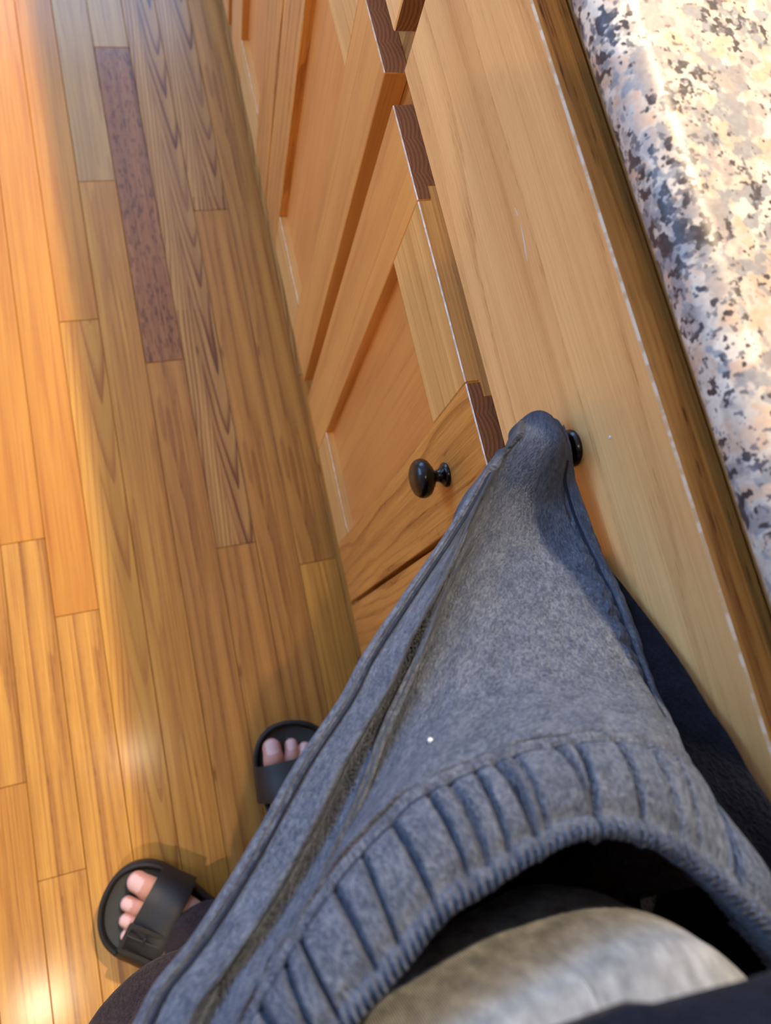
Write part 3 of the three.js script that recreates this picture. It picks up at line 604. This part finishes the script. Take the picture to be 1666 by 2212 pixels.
// the front of the pants pulled out to the drawer knob
const hemLeft = [[-0.0919, 0.7880, 0.0342], [-0.0803, 0.7880, 0.0499], [-0.0507, 0.7920, 0.0815], [-0.0258, 0.7980, 0.1103], [-0.0025, 0.8050, 0.1366], [0.0106, 0.8110, 0.1491], [0.0332, 0.8160, 0.1746], [0.0498, 0.8200, 0.1903], [0.0679, 0.8250, 0.2088], [0.0793, 0.8290, 0.2220], [0.0876, 0.8320, 0.2340], [0.0960, 0.8340, 0.2413], [0.1084, 0.8360, 0.2528]];
const tipEdge = [[-0.0919, 0.7880, 0.0342], [-0.0990, 0.7890, 0.0300], [-0.1036, 0.7895, 0.0228], [-0.1038, 0.7915, 0.0150], [-0.1000, 0.7950, 0.0105], [-0.0932, 0.7989, 0.0088]];
const hemRight = [[-0.0932, 0.7989, 0.0088], [-0.0830, 0.7997, 0.0088], [-0.0716, 0.7995, 0.0090], [-0.0591, 0.8005, 0.0102], [-0.0316, 0.8026, 0.0095], [-0.0157, 0.8080, 0.0095], [0.0047, 0.8139, 0.0098], [0.0279, 0.8197, 0.0115], [0.0431, 0.8256, 0.0140], [0.0495, 0.8333, 0.0170], [0.0611, 0.8660, 0.0360]];
const seamFront = [[0.0611, 0.8660, 0.0360], [0.0506, 0.8745, 0.0513], [0.0428, 0.8770, 0.0734], [0.0406, 0.8775, 0.0877], [0.0393, 0.8770, 0.1055], [0.0407, 0.8760, 0.1210], [0.0448, 0.8750, 0.1435], [0.0503, 0.8745, 0.1537], [0.0598, 0.8740, 0.1697], [0.0728, 0.8730, 0.1853], [0.0878, 0.8710, 0.2005], [0.1030, 0.8680, 0.2138]];
const lipFront = [[0.1065, 0.8970, 0.0455], [0.0957, 0.8970, 0.0531], [0.0836, 0.8960, 0.0629], [0.0734, 0.8960, 0.0742], [0.0669, 0.8960, 0.0866], [0.0645, 0.8960, 0.0954], [0.0643, 0.8960, 0.1046], [0.0666, 0.8960, 0.1188], [0.0700, 0.8960, 0.1328], [0.0733, 0.8960, 0.1462], [0.0818, 0.8960, 0.1604], [0.0903, 0.8960, 0.1760], [0.0990, 0.8960, 0.1880]];
let panelGrid;
{
  const NU = 190, NV = 240, rlMax = 0.0032, vs = [...Array(NV + 1)].map((_, j) => mix(j / NV, 0.5 - 0.5 * Math.cos(Math.PI * j / NV), 0.8));
  // the left edge is a rounded fold: pull the surface in by its radius and let it curl over
  const lc = curve(hemLeft), Lp = sample(lc, NU), out = Lp.map((_, i) => { const t = Lp[Math.min(i + 2, NU)].clone().sub(Lp[Math.max(i - 2, 0)]); return V(-t.z, 0, t.x).normalize(); });
  if (out[40].z < 0) out.forEach((o) => o.negate());
  const rU = (i) => rlMax * (0.3 + 0.7 * sstep(0, 0.14, i / NU));
  const fold = sample(lc, NU).map((p, i) => p.addScaledVector(out[i], -rU(i)).add(V(0, rU(i), 0)));
  const Rp = sample(curve(hemRight), NU);
  const bottomPts = [...seamFront].reverse(); bottomPts.unshift(fold[NU].toArray());
  const tp = [...tipEdge]; tp[0] = fold[0].toArray();
  const along = (c) => { c.arcLengthDivisions = 800; return vs.map((v) => c.getPointAt(v)); }, T = along(curve(tp)), B = along(curve(bottomPts));
  const S = [];
  for (let i = 0; i <= NU; i++) {
    const u = i / NU, row = [];
    for (let j = 0; j <= NV; j++) {
      const v = vs[j], p = V(0, 0, 0);
      p.addScaledVector(fold[i], 1 - v).addScaledVector(Rp[i], v).addScaledVector(T[j], 1 - u).addScaledVector(B[j], u);
      p.addScaledVector(T[0], -(1 - u) * (1 - v)).addScaledVector(T[NV], -(1 - u) * v).addScaledVector(B[0], -u * (1 - v)).addScaledVector(B[NV], -u * v);
      row.push(p);
    }
    S.push(row);
  }
  // relief: hem seams, long folds running from the knob, puckers at the waistband
  const bell = (x, c, w) => Math.exp(-(((x - c) / w) ** 2));
  for (let i = 0; i <= NU; i++) {
    const u = i / NU, row = S[i], sL = [0]; for (let j = 1; j <= NV; j++) sL.push(sL[j - 1] + row[j].distanceTo(row[j - 1]));
    const full = sL[NV], grow = sstep(0.10, 0.42, u) * (1 - 0.75 * sstep(0.9, 1, u)), base = row.map((p) => p.clone());
    for (let j = 0; j <= NV; j++) {
      const a = sL[j], b = full - a, p = row[j], bx = base[j].x, bz = base[j].z; let h = 0;
      const hl = 0.0020 + 0.0018 * u;
      h += 0.0014 * bell(a, hl * 0.45, hl * 0.4) - 0.0030 * bell(a, hl, 0.0011);
      h += (0.0016 * bell(b, 0.0036, 0.0028) - 0.0032 * bell(b, 0.0075, 0.0012)) * (1 - sstep(0.8, 0.92, u));
      h += grow * (0.0085 * bell(a, 0.0165, 0.0062) - 0.0125 * bell(a, 0.0272, 0.0046) + 0.0065 * bell(a, 0.040, 0.009) - 0.0035 * bell(a, 0.056, 0.008));
      h += 0.0016 * (fbm(bx * 60 + 9, bz * 60 + 4, 91, 3, 1e4, 1e4) - 0.5) + 0.0008 * (vnoise(bx * 260 + 30, bz * 260, 95) - 0.5);
      h += sstep(0.93, 1, u) * 0.0012 * (vnoise(j * 0.16, u * 3, 93) - 0.5);
      h -= 0.023 * Math.sin(Math.PI * Math.pow(clamp(a / full), 1.3)) * sstep(0.07, 0.24, u) * (1 - sstep(0.5, 1.02, u));
      h -= 0.0045 * sstep(0.965, 1, u);
      p.y += h;
      // the cloth lies over the knob's head
      const over = 0.7900 + 0.0232 * Math.exp(-(((bx + 0.084) / (bx > -0.084 ? 0.0195 : 0.021)) ** 2) - ((bz - 0.0205) / (bz > 0.0205 ? 0.019 : 0.0135)) ** 2);
      p.y = -smin(-p.y, -over, 0.008);
    }
  }
  // the curled left edge and the skirt of cloth that hangs under it; the rolled right hem; the nose over the knob
  const P = [];
  const full = (i) => {
    const rl = rU(i), row = [], o = out[i], c = Lp[i].clone().addScaledVector(o, -rl), u = i / NU, sag = mix(0.016, 0.085, sstep(0.05, 0.6, u));
    for (let k = 22; k >= 0; k--) { // hanging skirt, from its lower edge upwards
      const t = k / 22, bulge = 0.004 * bell(u, 0.60, 0.12) * Math.sin(Math.min(1, t * 2.2) * Math.PI) + 0.004 * (vnoise(u * 30, t * 3, 97) - 0.5) * t;
      row.push(c.clone().addScaledVector(o, rl * Math.cos(t * 0.5) - sag * 0.8 * t * sstep(0.1, 0.35, u) + bulge).add(V(0, -rl * 0.4 - sag * t, 0)));
    }
    for (let k = 1; k < 8; k++) { const t = mix(-0.4, Math.PI / 2, k / 8); row.push(c.clone().addScaledVector(o, rl * Math.cos(t)).add(V(0, rl * Math.sin(t), 0))); }
    row.push(...S[i]);
    const e = S[i][NV], q = S[i][NV - 6], w = e.clone().sub(q).normalize(), dn = V(0, -1, 0).addScaledVector(w, w.y).normalize(), rr = 0.001 + 0.0012 * sstep(0.14, 0.24, u);
    for (let k = 1; k <= 9; k++) { const t = Math.PI * k / 9; row.push(e.clone().addScaledVector(w, rr * Math.sin(t)).addScaledVector(dn, rr * (1 - Math.cos(t)))); }
    const back = 0.0002 + 0.0028 * sstep(0.16, 0.3, u); for (let k = 1; k <= 4; k++) row.push(e.clone().addScaledVector(w, -back * k).addScaledVector(dn, 2 * rr + 0.0006 * k * sstep(0.1, 0.3, u)));
    return row;
  };
  for (let i = 0; i <= NU; i++) P.push(full(i));
  const nose = [];
  for (let k = 10; k >= 1; k--) { const t = (k / 10) * 1.75; nose.push(P[0].map((p, j) => { const d = P[0][j].clone().sub(P[3][j]); d.y = 0; const q = Math.max(d.length(), 1e-6); d.multiplyScalar(1 / q); const on = clamp((j - 28) / 12) * clamp((P[0].length - 16 - j) / 12); return p.clone().addScaledVector(d, 0.002 * Math.sin(t) * on).add(V(0, (-0.014 * (1 - Math.cos(t)) - 0.003 * k / 10) * (0.15 + 0.85 * on), 0)); })); }
  panelGrid = S;
  tag(own('pocket_panel', clothGeo([...nose, ...P], -0.0022, false), M.fleece, pants), 'grey fleece pocket front stretched to the drawer knob');
}
{ // dark tubes along both hems: stitching, thickened to paint in the crease shade
  const stitchShade = new THREE.MeshStandardMaterial({ color: 0x1b2436, roughness: 1 });
  const line = (pick, i0, i1) => { const pts = []; for (let i = i0; i <= i1; i += 2) { const row = panelGrid[i], sL = [0]; for (let j = 1; j < row.length; j++) sL.push(sL[j - 1] + row[j].distanceTo(row[j - 1])); const want = pick(i / 190, sL[row.length - 1]); let j = 1; while (j < row.length - 1 && sL[j] < want) j++; pts.push(row[j].clone().lerp(row[j - 1], clamp((sL[j] - want) / Math.max(sL[j] - sL[j - 1], 1e-6))).add(V(0, 0.0001, 0))); } return new THREE.TubeGeometry(new THREE.CatmullRomCurve3(pts), 260, 0.00095, 8); };
  tag(own('hem_stitch_shade', line((u) => 0.0020 + 0.0018 * u, 14, 188), stitchShade, pants), 'dark hem stitching with crease shade painted in');
  tag(own('hem_stitch_shade', line((u, f) => f - 0.0075, 24, 158), stitchShade, pants), 'dark hem stitching with crease shade painted in');
}
{ // lint speck on the panel
  let best = null, bd = 1; for (const r of panelGrid) for (const p of r) { const d = Math.hypot(p.x - 0.0327, p.z - 0.1255); if (d < bd) { bd = d; best = p; } }
  const g = new THREE.IcosahedronGeometry(0.0011, 2); const m = own('lint', g, new THREE.MeshStandardMaterial({ color: 0xe8e8e4, roughness: 1 }), pants); m.position.copy(best).add(V(0, 0.0009, 0)); tag(m, 'white speck of lint');
}
// gathered elastic waistband
{
  const lip = sample(curve([...lipFront, [0.118, 0.896, 0.222], [0.145, 0.897, 0.265], [0.19, 0.9, 0.318], [0.27, 0.905, 0.338], [0.34, 0.91, 0.305], [0.388, 0.915, 0.235], [0.392, 0.915, 0.15], [0.362, 0.91, 0.072], [0.30, 0.905, 0.032], [0.22, 0.9, 0.018], [0.15, 0.898, 0.0262]], true), 2400);
  const seam = sample(curve([[0.0955, 0.8890, 0.0350], [0.080, 0.8850, 0.0395], [0.0691, 0.8780, 0.0415], ...seamFront, [0.120, 0.866, 0.240], [0.148, 0.866, 0.285], [0.19, 0.866, 0.338], [0.27, 0.87, 0.356], [0.352, 0.876, 0.318], [0.402, 0.88, 0.238], [0.406, 0.88, 0.15], [0.376, 0.88, 0.062], [0.31, 0.88, 0.018], [0.22, 0.878, 0.006], [0.15, 0.884, 0.0155]], true), 2400);
  // match the two rings by direction from the body's axis
  const ang = (p) => Math.atan2(p.z - 0.12, p.x - 0.22), N = 2400, P = [], rows = 26;
  const at = (ring, a) => { // ring point at angle a (rings run monotonically round the axis)
    let lo = 0, best = 9; for (let i = 0; i < N; i++) { let d = Math.abs(ang(ring[i]) - a); d = Math.min(d, 2 * Math.PI - d); if (d < best) { best = d; lo = i; } } return lo;
  };
  const off = at(seam, ang(lip[0]));
  // walk the seam ring with a smooth correspondence sampled every 40 points
  const key = []; for (let i = 0; i <= N; i += 40) { let k = at(seam, ang(lip[i % N])) - off; k = ((k % N) + N) % N; key.push(k); }
  key[0] = 0; key[key.length - 1] = N; for (let i = 1; i < key.length; i++) if (key[i] < key[i - 1]) key[i] = key[i - 1] + 4; key[key.length - 1] = N;
  const R = rng(9), pleats = []; let s = 0; while (s < 1.2) { pleats.push([s, 0.0022 + R() * 0.0034, 0.26 + R() * 0.3, (R() - 0.5) * 0.009]); s += 0.0055 + R() * 0.0085; }
  const ls = [0]; for (let i = 1; i <= N; i++) ls.push(ls[i - 1] + lip[i].distanceTo(lip[i - 1]));
  for (let q = 0; q <= rows; q++) {
    const w = mix(-0.08, 1, q / rows), row = [];
    for (let i = 0; i <= N; i++) {
      const f = i / 40, k0 = Math.min(Math.floor(f), key.length - 2), kk = mix(key[k0], key[k0 + 1], f - k0), si = (off + kk) % N, i0 = Math.floor(si), a = seam[i0].clone().lerp(seam[(i0 + 1) % N], si - i0), b = lip[i];
      const p = a.clone().lerp(b, w), o = V(a.x - 0.22, 0, a.z - 0.14).normalize();
      let h = 0.0042 * Math.sin(Math.PI * clamp(w * 1.08)) + 0.0008 - 0.0008 * sstep(0.03, -0.08, w);
      let pl = 0; for (const [c, am, wd, sk] of pleats) { const x = (ls[i] - c - sk * w) / (0.0023 * wd); if (Math.abs(x) < 3) pl -= am * Math.exp(-x * x); }
      h += pl * sstep(0, 0.12, w) * (1 - 0.75 * sstep(0.8, 0.86, w)) - 0.0030 * Math.exp(-(((w - 0.82) / 0.022) ** 2)) - 0.0020 * Math.exp(-(((w - 0.04) / 0.03) ** 2));
      const ruff = Math.sin(ls[i] / 0.0027 * Math.PI * 2 + 1.2 * Math.sin(ls[i] * 90)); h += 0.0011 * ruff * sstep(0.86, 1, w);
      p.addScaledVector(o, h * 0.75).add(V(0, h * 0.65 + 0.0008 * ruff * sstep(0.93, 1, w), 0));
      row.push(p);
    }
    P.push(row);
  }
  const seamPts = []; for (let i = 0; i < N; i += 6) seamPts.push(P[3][i].clone());
  tag(own('seam_shade_line', new THREE.TubeGeometry(new THREE.CatmullRomCurve3(seamPts, true), 1600, 0.0007, 6, true), new THREE.MeshStandardMaterial({ color: 0x1b2436, roughness: 1 }), pants), 'dark line standing in for the shade along the waistband seam');  // dark tube painted in as the shadow where the pleats meet the seam
  const last = P[P.length - 1];   // the inside of the band
  for (let q = 1; q <= 8; q++) P.push(last.map((p, i) => { const b = lip[i], o = V(b.x - 0.22, 0, b.z - 0.14).normalize(), t = q / 8; return p.clone().addScaledVector(o, -0.0035 * Math.sin(Math.min(1, t * 3) * Math.PI / 2) + 0.006 * t * t).add(V(0, 0.001 * Math.sin(t * Math.PI) - 0.032 * t * t, 0)); }));
  tag(own('waistband', gridGeo(P, true), M.fleece, pants), 'gathered elastic waistband with a frilled overlocked edge');
}
// back, sides and left front of the pants between the waistband and the hips
{
  const up = sample(curve([[0.0955, 0.8890, 0.0350], [0.080, 0.8850, 0.0395], [0.0691, 0.8780, 0.0415], ...seamFront, [0.120, 0.866, 0.240], [0.148, 0.866, 0.285], [0.19, 0.866, 0.338], [0.27, 0.87, 0.356], [0.352, 0.876, 0.318], [0.402, 0.88, 0.238], [0.406, 0.88, 0.15], [0.376, 0.88, 0.062], [0.31, 0.88, 0.018], [0.22, 0.878, 0.006], [0.15, 0.884, 0.0155]], true), 400);
  const ring = up.slice(190, 401), P = [];
  for (let q = 0; q <= 20; q++) { const t = q / 20; P.push(ring.map((p, i) => { const c = V(0.262, 0, 0.19), d = V(p.x - c.x, 0, p.z - c.z), e = d.clone().normalize(), s = mix(1, 0.96, t); return V(Math.max(c.x + d.x * s + e.x * 0.004 * Math.sin(t * 3), 0.09), p.y - 0.13 * t, Math.max(0.0045, c.z + d.z * s + e.z * 0.004 * Math.sin(t * 3))); })); }
  const front = up.slice(0, 205), Q = [];
  for (let q = 0; q <= 16; q++) { const t = q / 16; Q.push(front.map((p) => { const a = Math.atan2((p.z - 0.19) / 0.165, (p.x - 0.262) / 0.118), e = V(0.262 + 0.112 * Math.cos(a), 0.72, Math.max(0.006, 0.19 + 0.155 * Math.sin(a))); const g = V(p.x, p.y - 0.004, p.z).lerp(e, t); g.y -= 0.02 * Math.sin(t * Math.PI); g.z = Math.max(g.z, 0.0055); return g; })); }
  own('front_rise', clothGeo(Q, 0.0018, false), M.leg, pants);
  own('hip_panel', clothGeo(P.reverse(), 0.002, false), M.leg, pants);
}
// dark fold of the pocket lining pressed between the hip and the drawer
{
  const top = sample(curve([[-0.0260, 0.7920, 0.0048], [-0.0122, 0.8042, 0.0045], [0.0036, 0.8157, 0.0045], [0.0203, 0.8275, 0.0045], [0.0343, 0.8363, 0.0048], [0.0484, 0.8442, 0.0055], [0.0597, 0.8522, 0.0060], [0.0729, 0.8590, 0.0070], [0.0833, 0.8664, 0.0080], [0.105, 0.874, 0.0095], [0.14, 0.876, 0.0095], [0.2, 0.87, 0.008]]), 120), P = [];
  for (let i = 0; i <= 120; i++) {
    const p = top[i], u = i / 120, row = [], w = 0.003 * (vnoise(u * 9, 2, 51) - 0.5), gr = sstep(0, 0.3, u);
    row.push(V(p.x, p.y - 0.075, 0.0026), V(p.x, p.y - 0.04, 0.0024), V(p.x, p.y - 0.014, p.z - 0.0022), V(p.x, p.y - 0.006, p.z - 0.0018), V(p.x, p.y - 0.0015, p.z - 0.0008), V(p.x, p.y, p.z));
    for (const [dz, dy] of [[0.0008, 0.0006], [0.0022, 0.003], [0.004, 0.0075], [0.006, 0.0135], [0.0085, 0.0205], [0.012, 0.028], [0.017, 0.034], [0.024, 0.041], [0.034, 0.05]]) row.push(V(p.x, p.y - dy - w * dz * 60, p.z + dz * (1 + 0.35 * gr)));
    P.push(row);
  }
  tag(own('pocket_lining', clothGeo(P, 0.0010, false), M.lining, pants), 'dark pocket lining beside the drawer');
}

// sandals
const OUT = [[0, 0], [0.004, 0.018], [0.016, 0.031], [0.045, 0.038], [0.09, 0.038], [0.135, 0.043], [0.175, 0.053], [0.205, 0.059], [0.23, 0.0585], [0.252, 0.050], [0.268, 0.034], [0.278, 0.012], [0.280, -0.010], [0.276, -0.030], [0.264, -0.046], [0.245, -0.0565], [0.215, -0.059], [0.18, -0.053], [0.14, -0.043], [0.09, -0.037], [0.045, -0.037], [0.016, -0.030], [0.004, -0.018]];
const outline = sample(new THREE.CatmullRomCurve3(OUT.map(([f, l]) => V(f, 0, l)), true, 'centripetal'), 160);
const spine = (p) => V(clamp(p.x, 0.045, 0.235), 0, 0);
function shrink(p, d) { const c = spine(p), v = p.clone().sub(c), L = v.length(); return c.addScaledVector(v, Math.max(L - d, 0.0005) / L); }
function soleRings(list) { return list.map(([d, y]) => outline.map((p) => { const q = shrink(p, d); const toe = sstep(0.2, 0.28, q.x) * 0.004; return V(q.x, y + toe * (y > 0.01 ? 1 : 0.3), q.z); })); }
const centreFan = (ring, y) => { const c = ring.map((p) => V(mix(p.x, spine(p).x, 0.999), y, p.z * 0.001)); return c; };
const soleGeoL = (() => { const r = soleRings([[0.006, 0.0005], [0.003, 0.002], [0.0015, 0.01], [0.0005, 0.024], [0, 0.033], [0.0008, 0.0375], [0.003, 0.0392], [0.0055, 0.0388], [0.0075, 0.036], [0.009, 0.031]]); r.unshift(centreFan(r[0], 0.0005)); return gridGeo(r, true); })();
const bedGeoL = (() => { const r = soleRings([[0.0088, 0.0315], [0.012, 0.0298], [0.02, 0.029], [0.03, 0.0287]]); r.push(centreFan(r[3], 0.0287)); return gridGeo(r, true); })();
function strapGeo(f0, f1, l0, l1, top, lift, thick) {
  const P = [], n = 46, m = 12, hw = 0.0585;
  for (let i = 0; i <= n; i++) {
    const l = mix(l0, l1, i / n), row = [];
    for (let j = 0; j <= m; j++) {
      const w = j / m, f = mix(f0, f1, w) + 0.004 * (l / 0.06), crown = top - (f > 0.17 ? 0.010 * sstep(0, 1, w) : 0) - 0.06 * Math.abs(l - 0.0) * (l > 0 ? 0.16 : 0.02);
      const h = Math.pow(Math.max(0, 1 - Math.pow(Math.abs(l) / hw, 2.6)), 0.5), roll = -0.0012 * Math.pow(Math.abs(w - 0.5) * 2, 6);
      row.push(V(f, 0.024 + (crown - 0.024) * h + lift * Math.min(1, h * 3) + roll, l * (1 - 0.02 * (1 - h))));
    }
    P.push(row);
  }
  return clothGeo(P, thick, false);
}
const strapY = (l, top) => 0.026 + (top - 0.026) * Math.pow(Math.max(0, 1 - Math.pow(Math.abs(l) / 0.0585, 2.6)), 0.5);
function buckle(parent, fc, lc, top, wid) {
  const y = strapY(lc, top - 0.0055) - 0.06 * lc * 0.16 + 0.0058, sl = (strapY(lc + 0.004, top) - strapY(lc - 0.004, top)) / 0.008;
  const sh = new THREE.Shape(), a = wid / 2 + 0.0045, b = 0.0185, r = 0.004;
  const rr = (s, A, B, q) => { s.moveTo(-A + q, -B); s.lineTo(A - q, -B); s.quadraticCurveTo(A, -B, A, -B + q); s.lineTo(A, B - q); s.quadraticCurveTo(A, B, A - q, B); s.lineTo(-A + q, B); s.quadraticCurveTo(-A, B, -A, B - q); s.lineTo(-A, -B + q); s.quadraticCurveTo(-A, -B, -A + q, -B); };
  rr(sh, a, b, r); const hole = new THREE.Path(); rr(hole, a - 0.0042, b - 0.0045, 0.002); sh.holes.push(hole);
  const fr = mesh('buckle', new THREE.ExtrudeGeometry(sh, { depth: 0.0016, bevelEnabled: true, bevelSize: 0.0007, bevelThickness: 0.0007, bevelSegments: 2 }).rotateX(-Math.PI / 2), M.strap, parent);
  fr.position.set(fc, y, lc); fr.rotation.x = -Math.atan(sl);
  const bar = mergeGeometries([new THREE.CapsuleGeometry(0.0013, wid, 4, 10).rotateZ(Math.PI / 2).translate(0, 0.0026, -0.004), new THREE.CapsuleGeometry(0.0019, 0.007, 4, 10).rotateX(Math.PI / 2).translate(0.001, 0.0034, -0.005)]);
  const pr = mesh('prong', bar, M.strap, parent); pr.position.copy(fr.position); pr.rotation.copy(fr.rotation);
}
FEET.forEach((ft, k) => {
  const s = mesh('sandal', soleGeoL, M.rubber, person); tag(s, k ? 'black foam sandal on the right foot, toes towards the cabinets run' : 'black foam sandal on the left foot, turned away from the cabinets');
  // local x = forward, y = up, z = outer side; the right sandal is the mirror image
  const m = new THREE.Matrix4().makeBasis(ft.F, V(0, 1, 0), ft.lat); m.setPosition(ft.o.x - 0.3, 0, ft.o.z - 0.17);
  m.decompose(s.position, s.quaternion, s.scale);
  const bed = mesh('footbed', bedGeoL, M.footbed, s);
  mesh('strap', strapGeo(0.181, 0.229, -0.0584, 0.030, 0.0835, 0.0022, 0.0028), M.strap, s);
  mesh('strap', strapGeo(0.180, 0.226, 0.004, 0.0584, 0.0815, 0, 0.0026), M.strap, s);
  mesh('strap', strapGeo(0.085, 0.130, -0.0575, 0.0575, 0.112, 0.002, 0.0028), M.strap, s);
  buckle(s, 0.206, 0.020, 0.0835, 0.044);
  for (const [f, l] of [[0.203, -0.006], [0.204, 0.029], [0.2045, 0.037]]) { const h = mesh('strap_hole', new THREE.CylinderGeometry(0.0016, 0.0016, 0.0008, 14), new THREE.MeshStandardMaterial({ color: 0x050505, roughness: 1 }), s); h.position.set(f, strapY(l, 0.0785) - (l > 0 ? 0.0096 * l : 0.0012 * -l) + (l < 0.031 ? 0.0024 : 0.0003), l); }
});
renderer.render(scene, camera);
